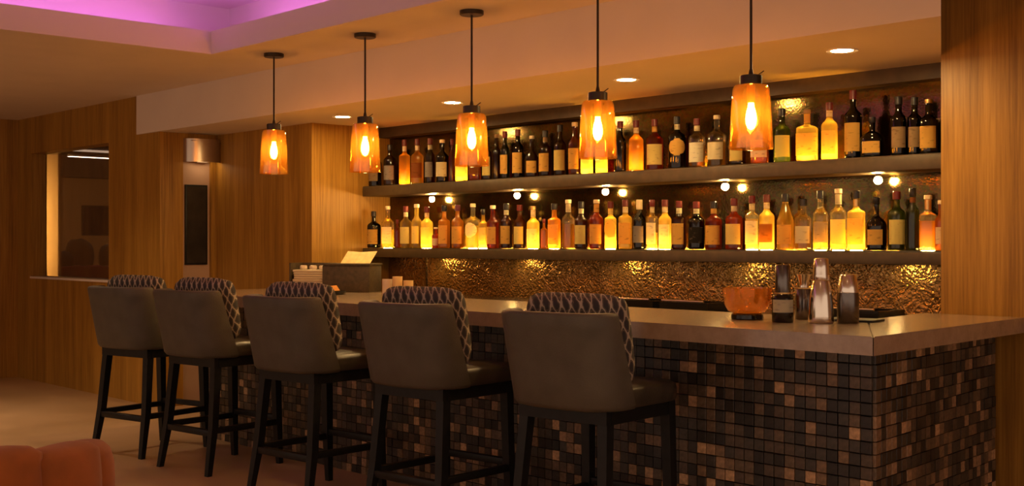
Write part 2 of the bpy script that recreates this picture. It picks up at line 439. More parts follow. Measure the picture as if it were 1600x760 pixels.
# room seen through the window
rb = sroot('wall_beyond')
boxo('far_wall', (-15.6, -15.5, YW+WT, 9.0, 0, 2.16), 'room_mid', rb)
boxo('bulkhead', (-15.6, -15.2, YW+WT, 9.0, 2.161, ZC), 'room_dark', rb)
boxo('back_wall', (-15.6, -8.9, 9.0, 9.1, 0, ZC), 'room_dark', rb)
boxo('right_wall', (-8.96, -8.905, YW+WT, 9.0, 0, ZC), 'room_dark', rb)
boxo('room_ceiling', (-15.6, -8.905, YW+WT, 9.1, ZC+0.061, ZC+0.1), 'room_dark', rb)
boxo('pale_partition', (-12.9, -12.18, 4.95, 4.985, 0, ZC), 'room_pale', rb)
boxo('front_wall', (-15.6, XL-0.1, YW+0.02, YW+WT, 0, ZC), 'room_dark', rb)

# ================================================================= THE BAR
CZ, CT = 0.970, 0.067                          # counter top height and thickness
BY = 3.964                                     # mosaic front
bar = thing('tiled_bar', 'long bar front clad in small brown and black square tiles', 'bar', (-2.307, BY, 0))
bx, by = bar.location.x, bar.location.y
A0, A1 = Vector((-2.307, 3.964)), Vector((-2.4535, 5.264))
e_dir = (A1 - A0).normalized(); e_n = Vector((e_dir.y, -e_dir.x))
bm = bmesh.new()
body = [(-7.36, BY+0.01), (A0.x-0.01, BY+0.01), (A1.x-0.01, 5.26), (-2.74, 5.26), (-2.70, 4.55), (-7.36, 4.55)]
prism(bm, [(x-bx, y-by) for x, y in body], 0, CZ-CT)
obj('body', bm, 'grout', bar)
PITCH = 0.0475
TM = []
for i in range(8):
    bm = bmesh.new(); hs = PITCH/2-0.0017
    box(bm, -hs, hs, -0.010, 0.004, -hs, hs)
    # softened front edges
    fr = [e for e in bm.edges if all(v_.co.y < -0.005 for v_ in e.verts)]
    bmesh.ops.bevel(bm, geom=fr, offset=0.0018, segments=1, affect='EDGES')
    TM.append(to_mesh('tile', bm, TILE[i]))
WTS = [14, 18, 20, 20, 15, 11, 7, 4]
def tone(): return random.choices(range(8), WTS)[0]
tiles = []
nrow = int((CZ-CT)/PITCH)
for i in range(int((7.36-2.307)/PITCH)):
    for j in range(nrow):
        tiles.append((Vector((A0.x - (i+0.5)*PITCH, BY)), 0.0, CZ-CT-(j+0.5)*PITCH-0.004, tone(), random.uniform(-0.0025, 0.0015)))
ang = math.atan2(e_dir.y, e_dir.x)
for i in range(int((A1-A0).length/PITCH)):
    for j in range(nrow):
        tiles.append((A0 + e_dir*(i+0.5)*PITCH, ang, CZ-CT-(j+0.5)*PITCH-0.004, tone(), random.uniform(-0.0025, 0.0015)))
def px(x, y, z):
    d = -x*math.sin(TH) + y*math.cos(TH); r_ = x*math.cos(TH) + y*math.sin(TH)
    return 800 + 1864*r_/d, 381 - 1864*(z-CAM_H)/d, d
def rank(t):
    u, v_, d = px(t[0].x, t[0].y, t[2])
    vis = 0 <= u <= 1600 and v_ < 760 and (u > 1085 or (u > 1010 and v_ < 590))
    face = 0.89 if t[1] == 0 else 0.42
    return face/d/d + (10 if vis else 0)
tiles.sort(key=rank, reverse=True)
rest = bmesh.new()
mats_rest = {}
for k, (pp, a, z, tn, dy) in enumerate(tiles):
    if k < 300:
        o = put('tile', TM[tn], bar, (pp.x-bx, pp.y-by, z), a)
        o.location += Vector((-math.sin(a)*dy, math.cos(a)*dy, 0)) if a == 0 else Vector((math.sin(a)*-dy, 0, 0))
    else:
        mats_rest.setdefault(tn, []).append((pp, a, z, dy))
me = bpy.data.meshes.new('tile_field')
vv, ff, mi = [], [], []
hs = PITCH/2-0.0017
for tn, lst in mats_rest.items():
    for pp, a, z, dy in lst:
        c, s = math.cos(a), math.sin(a); b0 = len(vv)
        for lx, ly, lz in ((-hs,-.010,-hs),(hs,-.010,-hs),(hs,-.010,hs),(-hs,-.010,hs),(-hs,.004,-hs),(hs,.004,-hs),(hs,.004,hs),(-hs,.004,hs)):
            ly += dy; vv.append((pp.x-bx + lx*c - ly*s, pp.y-by + lx*s + ly*c, z+lz))
        for f in ((0,1,2,3),(1,5,6,2),(4,0,3,7),(3,2,6,7),(0,4,5,1)):
            ff.append([b0+i for i in f]); mi.append(tn)
me.from_pydata(vv, [], ff)
for t in TILE: me.materials.append(t)
for f, i in zip(me.polygons, mi): f.material_index = i
tf = put('tile_field', me, bar); tf['kind'] = 'stuff'

ct = thing('countertop', 'thick beige stone bar countertop turning the corner at its right end', 'countertop', (-2.2, 3.78, CZ-CT))
cx_, cy_ = -2.2, 3.78
def ctop(name, pts):
    bm = bmesh.new(); prism(bm, [(x-cx_, y-cy_) for x, y in pts], 0, CT)
    ed = [e for e in bm.edges if all(v_.co.z > CT-1e-4 for v_ in e.verts)]
    bmesh.ops.bevel(bm, geom=ed, offset=0.004, segments=2, affect='EDGES')
    return obj(name, bm, 'stone', ct)
ctop('main_slab', [(-7.52, 3.78), (-2.2015, 3.78), (-2.7295, 4.64), (-6.30, 4.64), (-6.30, PY-0.003), (-7.52, PY-0.003)])
ctop('return_slab', [(-2.1985, 3.7815), (-2.315, RY-0.002), (-2.79, RY-0.002), (-2.7265, 4.6415)])

# back counter behind the bar
bc = thing('back_counter', 'low dark work counter below the hammered splashback', 'counter', (-5.0, 5.2, 0))
boxo('body', (-2.30, 2.20, -0.26, 0.365, 0, 0.90), 'black_matte', bc)
boxo('top', (-2.30, 2.20, -0.28, 0.366, 0.90, 0.93), 'dark_steel', bc)

# ================================================================= SHELVES
SF, SB = 5.32, YB-0.004
ZU, ZL = 1.7275, 1.261
def shelf(name, label, z, t):
    s = thing(name, label, 'shelf', (-5.0, SF, z-t))
    boxo('board', (PX+0.002+5.0, -2.72+5.0, 0, SB-SF, 0, t-0.006), 'shelf_dark', s, 0.002)
    boxo('top_sheet', (PX+0.002+5.0, -2.72+5.0, 0.004, SB-SF, t-0.0055, t), 'leather_seat', s)
    return s
shelf('bottle_shelf', 'upper of the two long dark bottle shelves', ZU, 0.075)
shelf('bottle_shelf', 'lower of the two long dark bottle shelves', ZL, 0.066)

# ---- bottles:  (px centre, px width, px top, shape, glass, label, cap, neck band, uplight)
UP = [
 (586, 20, 232, 'round', 'black', 'tan', 'black', 0, 0), (609, 19, 228, 'wine', 'brown', 'grey', 'black', 0, 0),
 (632, 17, 220, 'square', 'amber', 0, 'red', 'cream', 1), (652, 20, 219, 'round', 'gold', 'brown', 'red', 'cream', 0),
 (672, 16, 218, 'round', 'brown', 'grey', 'red', 'cream', 0), (691, 20, 220, 'round', 'black', 'cream', 'cream', 0, 0),
 (706, 10, 219, 'wine', 'red', 0, 'red', 0, 0), (721, 19, 214, 'square', 'gold', 'yellow', 'gold', 0, 1),
 (742, 20, 216, 'square', 'red', 'brown', 'black', 0, 0), (761, 15, 216, 'square', 'brown', 'yellow', 'black', 0, 0),
 (776, 13, 212, 'wine', 'brown', 0, 'tan', 0, 0), (789, 15, 207, 'round', 'green', 'orange', 'red', 0, 0),
 (809, 18, 204, 'wine', 'black', 'orange', 'red', 0, 0), (831, 22, 214, 'squat', 'brown', 'orange', 'cream', 0, 0),
 (852, 20, 206, 'round', 'brown', 'orange', 'black', 'tan', 0), (875, 20, 197, 'round', 'brown', 'yellow', 'black', 0, 0),
 (898, 20, 193, 'round', 'red', 'orange', 'cream', 0, 0), (917, 19, 198, 'square', 'gold', 'yellow', 'black', 0, 1),
 (940, 19, 198, 'round', 'gold', 'yellow', 'gold', 0, 1), (969, 19, 191, 'round', 'black', 0, 'red', 0, 0),
 (994, 23, 190, 'round', 'amber', 0, 'red', 'cream', 1), (1023, 27, 188, 'round', 'red', 'yellow', 'red', 'orange', 0),
 (1058, 28, 184, 'round', 'black', 'orange_oval', 'black', 'cream', 0), (1089, 26, 187, 'round', 'clear', 'white', 'red', 'cream', 0),
 (1120, 29, 182, 'round', 'clear', 'cream', 'cream', 0, 0), (1151, 27, 196, 'squat', 'brown', 'yellow', 'black', 0, 0),
 (1187, 29, 184, 'square', 'brown', 'cream', 'black', 0, 1), (1222, 26, 172, 'round', 'green', 'yellow', 'black', 0, 1),
 (1261, 36, 173, 'decanter', 'gold', 'orange', 'cap_wood', 'orange', 1), (1296, 25, 162, 'round', 'gold', 'orange', 'red', 'cream', 1),
 (1333, 27, 143, 'wine', 'black', 'orange', 'red', 0, 0), (1363, 37, 185, 'squat', 'black', 'orange', 'black', 0, 0),
 (1404, 24, 153, 'wine', 'black', 'tan', 'black', 0, 0), (1429, 22, 154, 'wine', 'black', 'tan', 'black', 0, 0),
 (1451, 28, 157, 'round', 'black', 'orange', 'gold', 0, 0)]
LO = [
 (584, 22, 332, 'round', 'black', 'orange', 'black', 0, 0), (606, 20, 324, 'round', 'clear', 'white', 'cream', 0, 1),
 (621, 9, 345, 'wine', 'red', 0, 'red', 0, 0), (634, 18, 324, 'round', 'gold', 'yellow', 'red', 'cream', 0),
 (651, 16, 321, 'round', 'gold', 'yellow', 'cream', 0, 0), (667, 19, 325, 'round', 'gold', 'yellow', 'red', 'cream', 1),
 (681, 12, 357, 'round', 'red', 'cream', 'cream', 0, 0), (694, 18, 323, 'square', 'amber', 'orange', 'black', 0, 0),
 (715, 19, 322, 'round', 'amber', 'orange', 'cap_purple', 0, 0), (739, 24, 320, 'round', 'clear', 'white_oval', 'cream', 0, 1),
 (755, 14, 329, 'square', 'gold', 'yellow', 'black', 0, 1), (770, 19, 323, 'round', 'red', 'orange', 'cream', 0, 0),
 (791, 18, 320, 'round', 'brown', 'orange', 'black', 'cream', 0), (812, 18, 322, 'round', 'brown', 'yellow', 'red', 0, 0),
 (833, 20, 324, 'round', 'gold', 'cream', 'gold', 'cream', 1), (850, 11, 344, 'square', 'amber', 0, 'red', 0, 0),
 (866, 20, 320, 'square', 'amber', 'orange', 'black', 0, 1), (888, 20, 314, 'round', 'clear', 0, 'cream', 'cream', 0),
 (908, 20, 317, 'round', 'brown', 'yellow', 'black', 'cream', 0), (932, 22, 314, 'round', 'red', 'orange', 'cream', 'orange', 0),
 (954, 20, 317, 'square', 'gold', 'orange_oval', 'red', 'yellow', 1), (977, 22, 314, 'square', 'gold', 'orange', 'red', 'cream', 0),
 (999, 20, 314, 'round', 'black', 'grey', 'cream', 0, 0), (1019, 18, 314, 'square', 'clear', 'white', 'red', 'cream', 1),
 (1039, 20, 314, 'round', 'gold', 'white', 'red', 'cream', 1), (1061, 22, 316, 'square', 'brown', 'orange', 'red', 'cream', 0),
 (1088, 25, 317, 'round', 'black', 'black', 'red', 'cream', 0), (1115, 26, 317, 'round', 'red', 'orange', 'black', 'orange', 0),
 (1147, 27, 312, 'round', 'red', 'yellow', 'red', 'cream', 0), (1175, 22, 308, 'square', 'clear', 'white', 'red', 'cream', 1),
 (1198, 24, 306, 'round', 'gold', 'brown', 'red', 'cream', 1), (1227, 26, 305, 'cone', 'gold', 'orange', 'black', 'yellow', 0),
 (1255, 26, 313, 'round', 'clear', 'cream', 'black', 0, 0), (1282, 24, 300, 'round', 'clear', 'grey', 'black', 0, 1),
 (1310, 26, 297, 'round', 'clear', 'yellow', 'cream', 'cream', 1), (1338, 28, 300, 'square', 'gold', 'orange', 'black', 'gold', 1),
 (1369, 32, 310, 'squat', 'black', 'orange', 'black', 0, 0), (1401, 27, 301, 'wine', 'green', 'yellow', 'red', 0, 0),
 (1426, 20, 296, 'wine', 'green', 0, 'black', 'brown', 0), (1450, 28, 307, 'square', 'clear', 'liquid', 'cream', 'gold', 1),
 (1470, 18, 315, 'round', 'amber', 'cream', 'cream', 0, 0)]
ORD1 = ['', 'first','second','third','fourth','fifth','sixth','seventh','eighth','ninth','tenth','eleventh','twelfth','thirteenth','fourteenth','fifteenth','sixteenth','seventeenth','eighteenth','nineteenth']
def ordinal(n):
    if n < 20: return ORD1[n]
    t, o = divmod(n, 10)
    return {2:'twentieth',3:'thirtieth',4:'fortieth'}[t] if o == 0 else {2:'twenty',3:'thirty',4:'forty'}[t] + '-' + ORD1[o]
def profile(shape, H, R):
    rn = min(0.0155, R*0.42)
    if shape == 'wine':   s, n = 0.60, 0.73
    elif shape == 'squat': s, n = 0.45, 0.64; rn *= 0.9
    elif shape == 'decanter': s, n = 0.62, 0.70
    elif shape == 'square': s, n = 0.62, 0.70
    elif shape == 'cone': s, n = 0.52, 0.80
    else: s, n = 0.58, 0.71
    pr = [(R*0.90, 0.0), (R*0.985, 0.004), (R, 0.012), (R, H*s)]
    if shape == 'cone': pr += [(R*0.85, H*(s+0.06)), (rn*1.2, H*n)]
    elif shape == 'squat': pr += [(R*0.97, H*(s+.04)), (R*0.84, H*(s+.09)), (R*0.6, H*(s+.14)), (rn*1.15, H*n)]
    else:
        k = n - s
        pr += [(R*0.97, H*(s+k*.25)), (R*0.84, H*(s+k*.5)), (R*0.58, H*(s+k*.75)), (rn*1.15, H*n)]
    pr += [(rn, H*(n+0.03)), (rn, H*0.93), (rn*1.18, H*0.935), (rn*1.18, H*0.965)]
    return pr, rn, s, n
CNAME = {'black':'black','brown':'dark brown','red':'dark red','amber':'amber','gold':'golden','clear':'clear','green':'dark green'}
SNAME = {'round':('spirits_bottle','round-shouldered'), 'wine':('wine_bottle','slim'), 'square':('whiskey_bottle','square'), 'squat':('liqueur_bottle','squat'), 'decanter':('liqueur_bottle','broad'), 'cone':('spirits_bottle','long-necked')}
def bottle(spec, z, base, idx, n, shelf_name):
    u, wd, vt, shape, gl, lab, cap, band, up = spec
    Y = 5.405 + (0.012 if idx % 3 == 0 else -0.006)
    x, _, d = at_Y(u, Y)
    vb = 381 - 1864*(z - CAM_H)/d
    H = (vb - vt)*d/1864.0; R = wd*d/1864.0/2
    lk = lab.split('_')[0] if lab else None
    pos = ('%s from the left on the %s shelf' % (ordinal(idx+1), shelf_name)) if idx < n/2 else ('%s from the right on the %s shelf' % (ordinal(n-idx), shelf_name))
    ldesc = {'cream':'cream label','white':'white label','yellow':'yellow label','orange':'orange label','tan':'tan label','grey':'grey label','brown':'brown label','black':'black label','liquid':'amber liquor',None:'no label'}[lk]
    if lab and lab.endswith('oval'): ldesc = ldesc.replace(' label', ' oval label')
    lb = '%s %s bottle with %s, %s' % (CNAME[gl], SNAME[shape][1], ldesc, pos)
    ry = random.uniform(0.25, 0.65)
    t = thing(SNAME[shape][0], lb, 'bottle', (x, Y, z+0.003), ry, 'bottles on the %s shelf' % shelf_name)
    sq, dep = (5, 0.8) if shape in ('square', 'decanter') else (2, 1.0)
    if shape == 'squat': dep = 0.72
    Rr = R*0.90 if sq > 2 else R
    if shape == 'decanter': dep = 0.6
    pr, rn, s, nk = profile(shape, H, Rr)
    bm = bmesh.new(); lathe(bm, pr, 24, sq, dep, neck_r=rn)
    obj('glass_body', bm, 'g_'+gl, t, True)
    # stopper or cap
    ck = cap if cap.startswith('cap_') else 'cap_'+{'tan':'wood'}.get(cap, cap)
    c0 = 0.86 if cap in ('black', 'red', 'cap_purple') else 0.92
    if lab == 'grey' and cap == 'cream': c0 = 0.80
    bm = bmesh.new(); lathe(bm, [(rn*1.12, H*c0), (rn*1.24, H*c0+0.002), (rn*1.24, H-0.003), (rn*1.05, H)], 16)
    obj('cap', bm, ck, t, True)
    if band:
        bm = bmesh.new(); lathe(bm, [(rn*1.06, H*(nk+0.035)), (rn*1.07, H*(c0-0.01))], 16, close_top=False, close_bot=False)
        obj('neck_band', bm, {'tan':'l_tan','cream':'l_cream','orange':'l_orange','yellow':'l_yellow','gold':'cap_gold','brown':'l_brown'}[band], t, True)
    if lab == 'liquid':
        bm = bmesh.new(); lathe(bm, [(Rr*0.9, 0.012), (Rr*0.92, 0.02), (Rr*0.92, H*s*0.86)], 24, sq, dep)
        obj('liquor', bm, 'g_amber', t, True)
    elif gl == 'clear':
        bm = bmesh.new(); lathe(bm, [(Rr*0.9, 0.008), (Rr*0.92, 0.016), (Rr*0.92, H*s*random.uniform(.5,.95))], 24, sq, dep)
        obj('liquor', bm, 'g_gold', t, True)
    if lab and lab != 'liquid':
        oval = lab.endswith('oval')
        z0, z1 = (H*0.10, H*s*0.86) if lk in ('yellow', 'orange', 'white') else (H*0.13, H*s*0.80)
        if oval: z0, z1 = H*0.24, H*s*0.98
        half = 0.95 if sq > 2 else 1.02
        if shape == 'squat': half = 0.8
        bm = bmesh.new(); cols = 12; rows = 6; g = []
        for j in range(rows+1):
            f = j/rows; k = 1.0
            if oval: k = math.sqrt(max(0.06, 1-(2*f-1)**2))
            row = []
            for i in range(cols+1):
                a = -PI/2 + half*k*(2*i/cols-1)
                c, s_ = math.cos(a), math.sin(a)
                q = 1.0 if sq <= 2 else (abs(c)**sq+abs(s_)**sq)**(-1.0/sq)
                rr = Rr + 0.0009
                row.append(bm.verts.new((rr*c*q, rr*s_*q*dep - (0.0004 if dep < 1 else 0), z0+(z1-z0)*f)))
            g.append(row)
        for j in range(rows):
            for i in range(cols): bm.faces.new((g[j][i], g[j][i+1], g[j+1][i+1], g[j+1][i]))
        obj('label', bm, 'l_'+lk, t, True)
    if up:
        bm = bmesh.new(); lathe(bm, [(min(R*0.85, 0.03), 0), (min(R*0.85, 0.03), 0.0022)], 16)
        q = obj('shelf_light', bm, 'e_up', loc=(x, Y, z+0.0004))
        tag(q, 'flush light under the %s' % pos.replace(' from', ' bottle from'), 'light', 'lights set in the %s shelf' % shelf_name)
for i, s_ in enumerate(UP): bottle(s_, ZU, None, i, len(UP), 'upper')
for i, s_ in enumerate(LO): bottle(s_, ZL, None, i, len(LO), 'lower')

# little globe lamps under the upper shelf
for k, u in enumerate((675, 808, 946, 1133, 1372)):
    x, y, d = at_Y(u, 5.50)
    t = thing('shelf_lamp', '%s globe lamp from the left under the upper bottle shelf' % ordinal(k+1), 'lamp', (x, y, ZU-0.075-0.055), 0, 'globe lamps under the upper shelf')
    bm = bmesh.new(); bmesh.ops.create_uvsphere(bm, u_segments=14, v_segments=10, radius=0.021, matrix=Matrix.Translation((0,0,0.022)))
    obj('globe', bm, 'e_puck', t, True)
    bm = bmesh.new(); lathe(bm, [(0.012, 0.038), (0.016, 0.043), (0.016, 0.0545)], 14)
    obj('holder', bm, 'dark_bronze', t, True)

# flat puck lights on the underside of the lower shelf
for k, u in enumerate((675, 800, 960, 1150, 1400)):
    x, y, d = at_Y(u, 5.47)
    t = thing('shelf_puck_light', '%s flat puck light from the left under the lower bottle shelf' % ordinal(k+1), 'light', (x, y, ZL-0.066), 0, 'puck lights under the lower shelf')
    bm = bmesh.new(); lathe(bm, [(0.0305, -0.0003), (0.0305, -0.0016), (0.037, -0.0012), (0.037, -0.0003)], 20, close_top=False, close_bot=False); obj('housing', bm, 'dark_steel', t, True)
    bm = bmesh.new(); lathe(bm, [(0.030, -0.0014), (0.030, -0.0004)], 20); obj('lens', bm, 'e_under', t, True)

# recessed ceiling lights in the soffit
for k, (u, x, y) in enumerate(((535, -6.856, 4.78), (707, -5.70, 4.80), (979, -4.265, 4.81), (1320, -2.95, 4.80))):
    t = thing('recessed_downlight', '%s recessed round light from the left in the soffit over the bottles' % ordinal(k+1), 'light', (x, y, ZS), 0, 'recessed soffit lights')
    bm = bmesh.new(); lathe(bm, [(0.050, -0.004), (0.070, -0.006), (0.072, -0.0005), (0.050, -0.0005)], 28, close_top=False, close_bot=False)
    obj('trim_ring', bm, 'paint', t, True)
    bm = bmesh.new(); lathe(bm, [(0.050, -0.0035), (0.050, -0.001)], 24)
    obj('lens', bm, 'e_down', t, True)

# ================================================================= PENDANTS
PEND = [(428, 204, 271), (570.5, 194, 268), (737, 178, 258), (934, 158, 246), (1173.5, 133, 231)]
PL = ['farthest amber glass pendant lamp, leftmost over the bar', 'second amber glass pendant lamp from the left over the bar', 'middle amber glass pendant lamp of the row over the bar',
      'fourth amber glass pendant lamp from the left over the bar', 'nearest and rightmost amber glass pendant lamp over the bar end']
for k, (u, v0, v1) in enumerate(PEND):
    x, y, d = at_Y(u, 4.02)
    zt = CAM_H + (381-v0)*d/1864; zb = CAM_H + (381-v1)*d/1864 - 0.008
    h = zt - zb
    t = thing('pendant_lamp', PL[k], 'lamp', (x, y, zb), 0, 'pendant lamps over the bar')
    bm = bmesh.new()
    n = 40
    prof = [(0.0885, 0), (0.0890, 0.004), (0.0840, h*0.35), (0.0790, h*0.72), (0.0735, h*0.93), (0.066, h*0.985), (0.040, h)]
    ro = [(r_, z_) for r_, z_ in prof]
    ri = [(r_-0.004, max(z_-0.003, 0.0)) for r_, z_ in prof][::-1]
    rings = []
    for r_, z_ in ro + ri:
        ring = []
        for i in range(n):
            a = 2*PI*i/n; w_ = 1 + 0.006*math.cos(8*a)*min(1, r_/0.06)
            ring.append(bm.verts.new((r_*w_*math.cos(a), r_*w_*math.sin(a), z_)))
        rings.append(ring)
    rings.append(rings[0])
    for a_, b_ in zip(rings, rings[1:]):
        for i in range(n): bm.faces.new((a_[i], a_[(i+1) % n], b_[(i+1) % n], b_[i]))
    obj('shade', bm, 'shade_glass', t, True)
    bm = bmesh.new(); lathe(bm, [(0.043, h-0.002), (0.045, h), (0.045, h+0.034), (0.040, h+0.037)], 24)
    cp = obj('socket_cap', bm, 'dark_bronze', t, True)
    bm = bmesh.new(); tube(bm, (0.032, 0.0, h+0.034), (0.05, 0.018, h+0.052), 0.0022, 6)
    obj('thumb_screw', bm, 'dark_bronze', cp)
    bm = bmesh.new(); lathe(bm, [(0.016, h-0.075), (0.017, h-0.07), (0.017, h-0.003)], 16)
    obj('bulb_socket', bm, 'cap_gold', t, True)
    bm = bmesh.new(); lathe(bm, [(0.002, h-0.185), (0.014, h-0.178), (0.0215, h-0.158), (0.023, h-0.138), (0.019, h-0.110), (0.013, h-0.09), (0.012, h-0.076)], 18)
    obj('bulb', bm, 'e_bulb', t, True)
    zc = ZC - zb
    bm = bmesh.new(); lathe(bm, [(0.011, h+0.037), (0.008, h+0.055), (0.0055, h+0.065), (0.0055, zc-0.02)], 12)
    obj('rod', bm, 'dark_bronze', t, True)
    bm = bmesh.new(); lathe(bm, [(0.058, zc-0.023), (0.062, zc-0.019), (0.062, zc-0.0005)], 28)
    obj('canopy', bm, 'dark_bronze', t, True)

# ================================================================= STOOLS
def make_stool():
    t = thing('bar_stool', '', 'stool')
    # legs: front pair upright, rear pair raked back
    def leg(xb, yb, xt, yt, wb=0.030, wt=0.046):
        bm = bmesh.new()
        q = lambda cx, cy, w_, z_: [(cx-w_/2, cy-w_/2, z_), (cx+w_/2, cy-w_/2, z_), (cx+w_/2, cy+w_/2, z_), (cx-w_/2, cy+w_/2, z_)]
        zm = 0.27; f = 0.45
        b0, b1, b2 = q(xb, yb, wb, 0), q(xb+(xt-xb)*f, yb+(yt-yb)*(f+0.12), 0.041, zm), q(xt, yt, wt, 0.655)
        rs = [[bm.verts.new(c) for c in r_] for r_ in (b0, b1, b2)]
        bm.faces.new(rs[0][::-1]); bm.faces.new(rs[-1])
        for a_, c_ in zip(rs, rs[1:]):
            for i in range(4): bm.faces.new((a_[i], a_[(i+1) % 4], c_[(i+1) % 4], c_[i]))
        obj('leg', bm, 'black_wood', t)
    leg(-0.232, -0.265, -0.195, -0.185); leg(0.232, -0.265, 0.195, -0.185)
    leg(-0.215, 0.250, -0.205, 0.225); leg(0.215, 0.250, 0.205, 0.225)
    for d in ((-0.20, 0.20, -0.242, -0.208, 0.215, 0.250), (-0.20, 0.20, 0.222, 0.252, 0.255, 0.288)):
        boxo('stretcher', d, 'black_wood', t, 0.003)
    for s in (-1, 1):
        boxo('stretcher', (s*0.213-0.016, s*0.213+0.016, -0.215, 0.225, 0.230, 0.262), 'black_wood', t, 0.003)
    # apron
    bm = bmesh.new()
    for d in ((-0.22, 0.22, -0.215, -0.185), (-0.22, 0.22, 0.215, 0.245)): box(bm, *d, 0.60, 0.656)
    for s in (-1, 1): box(bm, s*0.21-0.014, s*0.21+0.014, -0.186, 0.216, 0.60, 0.656)
    obj('seat_frame', bm, 'black_wood', t)
    # seat cushion
    bm = bmesh.new()
    pts = []
    for i in range(40):
        a = 2*PI*(i+0.5)/40; c, s_ = math.cos(a), math.sin(a); k = (abs(c)**6+abs(s_)**6)**(-1/6)
        pts.append((0.252*c*k, 0.262*s_*k + 0.03))
    rings = []
    for sc_, z_ in ((0.97, 0.6565), (1.0, 0.667), (1.0, 0.712), (0.985, 0.726), (0.94, 0.735), (0.55, 0.742), (0.1, 0.744)):
        rings.append([bm.verts.new((x*sc_, (y-0.03)*sc_+0.03, z_)) for x, y in pts])
    for a_, b_ in zip(rings, rings[1:]):
        for i in range(40): bm.faces.new((a_[i], a_[(i+1) % 40], b_[(i+1) % 40], b_[i]))
    bm.faces.new(rings[0][::-1]); bm.faces.new(rings[-1])
    obj('seat', bm, 'leather_seat', t, True)
    # wrap-around back
    bm = bmesh.new()
    NS = 36
    def plan(ins, z_):
        f = (z_-0.655)/0.38
        a = 0.262 + 0.012*f - ins; yb = -0.262 - 0.075*f + ins; yf = -0.075 - 0.140*f
        r_ = 0.118
        out_ = []
        L1 = max(0.001, yf-(yb+r_)); L2 = r_*PI/2; L3 = 2*(a-r_); tot = 2*L1+2*L2+L3
        for i in range(NS+1):
            s_ = tot*i/NS
            if s_ < L1: x, y = a, yf - s_
            elif s_ < L1+L2:
                q_ = (s_-L1)/r_; x, y = a-r_+r_*math.cos(q_), yb+r_-r_*math.sin(q_)
            elif s_ < L1+L2+L3: x, y = a-r_-(s_-L1-L2), yb
            elif s_ < L1+2*L2+L3:
                q_ = (s_-L1-L2-L3)/r_; x, y = -(a-r_)-r_*math.sin(q_), yb+r_-r_*math.cos(q_)
            else: x, y = -a, yb+r_+(s_-L1-2*L2-L3)
            y -= 0.022*max(0, 1-(x/a)**2)
            out_.append((x, y, z_))
        return out_
    spec = [(0.030, 0.648), (0.008, 0.655), (0.0, 0.672), (0.0, 0.76), (0.0, 0.87), (0.0, 0.97), (0.0, 1.018), (0.006, 1.030), (0.020, 1.035), (0.036, 1.032), (0.044, 1.02), (0.046, 0.97), (0.046, 0.74), (0.046, 0.66)]
    rings = [[bm.verts.new(c) for c in plan(i_, z_)] for i_, z_ in spec]
    # round the lower corners of the wrap
    for a_, b_ in zip(rings, rings[1:]):
        for i in range(NS): bm.faces.new((a_[i], a_[i+1], b_[i+1], b_[i]))
    for i in range(NS): bm.faces.new((rings[-1][i], rings[-1][i+1], rings[0][i+1], rings[0][i]))
    bm.faces.new([r_[0] for r_ in rings]); bm.faces.new([r_[-1] for r_ in rings][::-1])
    obj('backrest', bm, 'leather_back', t, True, ang=55)
    return t
def make_pillow():
    bm = bmesh.new()
    W, Hh, T = 0.246, 0.183, 0.080
    nx, nz = 16, 16
    sides = []
    for sgn in (-1, 1):
        g = []
        for j in range(nz+1):
            row = []
            for i in range(nx+1):
                a, b_ = 2*i/nx-1, 2*j/nz-1
                e = (1-abs(a)**5)*(1-abs(b_)**5)
                th = T*max(0.0, e)**0.42
                xx = W*a*(1-0.055*b_**6); zz = Hh*b_*(1-0.11*a**6)
                row.append(bm.verts.new((xx, sgn*max(th, 0.002), zz+Hh)))
            g.append(row)
        for j in range(nz):
            for i in range(nx): bm.faces.new((g[j][i], g[j][i+1], g[j+1][i+1], g[j+1][i]))
        sides.append(g)
    f, b_ = sides
    for i in range(nx):
        bm.faces.new((f[0][i], f[0][i+1], b_[0][i+1], b_[0][i])); bm.faces.new((f[nz][i], f[nz][i+1], b_[nz][i+1], b_[nz][i]))
        bm.faces.new((f[i][0], f[i+1][0], b_[i+1][0], b_[i][0])); bm.faces.new((f[i][nx], f[i+1][nx], b_[i+1][nx], b_[i][nx]))
    return to_mesh('throw_pillow', bm, 'ikat', True, 70)
STOOLS = [(-7.05, 3.47, 12), (-6.27, 3.52, 7), (-5.22, 3.49, 6), (-4.295, 3.55, 6), (-3.33, 3.56, 6)]
SL = ['taupe leather bar stool with curved back farthest along the bar, leftmost', 'taupe leather bar stool with curved back, second from the left', 'taupe leather bar stool with curved back, middle of the five',
      'taupe leather bar stool with curved back, fourth from the left', 'taupe leather bar stool with curved back nearest the bar corner, rightmost']
PLB = ['patterned cushion on the leftmost bar stool', 'patterned cushion on the second bar stool from the left', 'patterned cushion on the middle bar stool', 'patterned cushion on the fourth bar stool from the left', 'patterned cushion on the rightmost bar stool']
st0 = make_stool(); pm = make_pillow()
for k, (x, y, a) in enumerate(STOOLS):
    s = st0 if k == 0 else copy_tree(st0)
    s.location = (x, y, 0); s.rotation_euler = (0, 0, math.radians(a))
    tag(s, SL[k], 'stool', 'bar stools along the counter')
    R_ = Matrix.Rotation(math.radians(a), 3, 'Z')
    off = R_ @ Vector((0.012, -0.078, 0))
    p_ = put('throw_pillow', pm, None, (x+off.x, y+off.y, 0.742))
    p_.rotation_euler = (math.radians(11), 0, math.radians(a))
    tag(p_, PLB[k], 'cushion', 'patterned cushions on the stools')

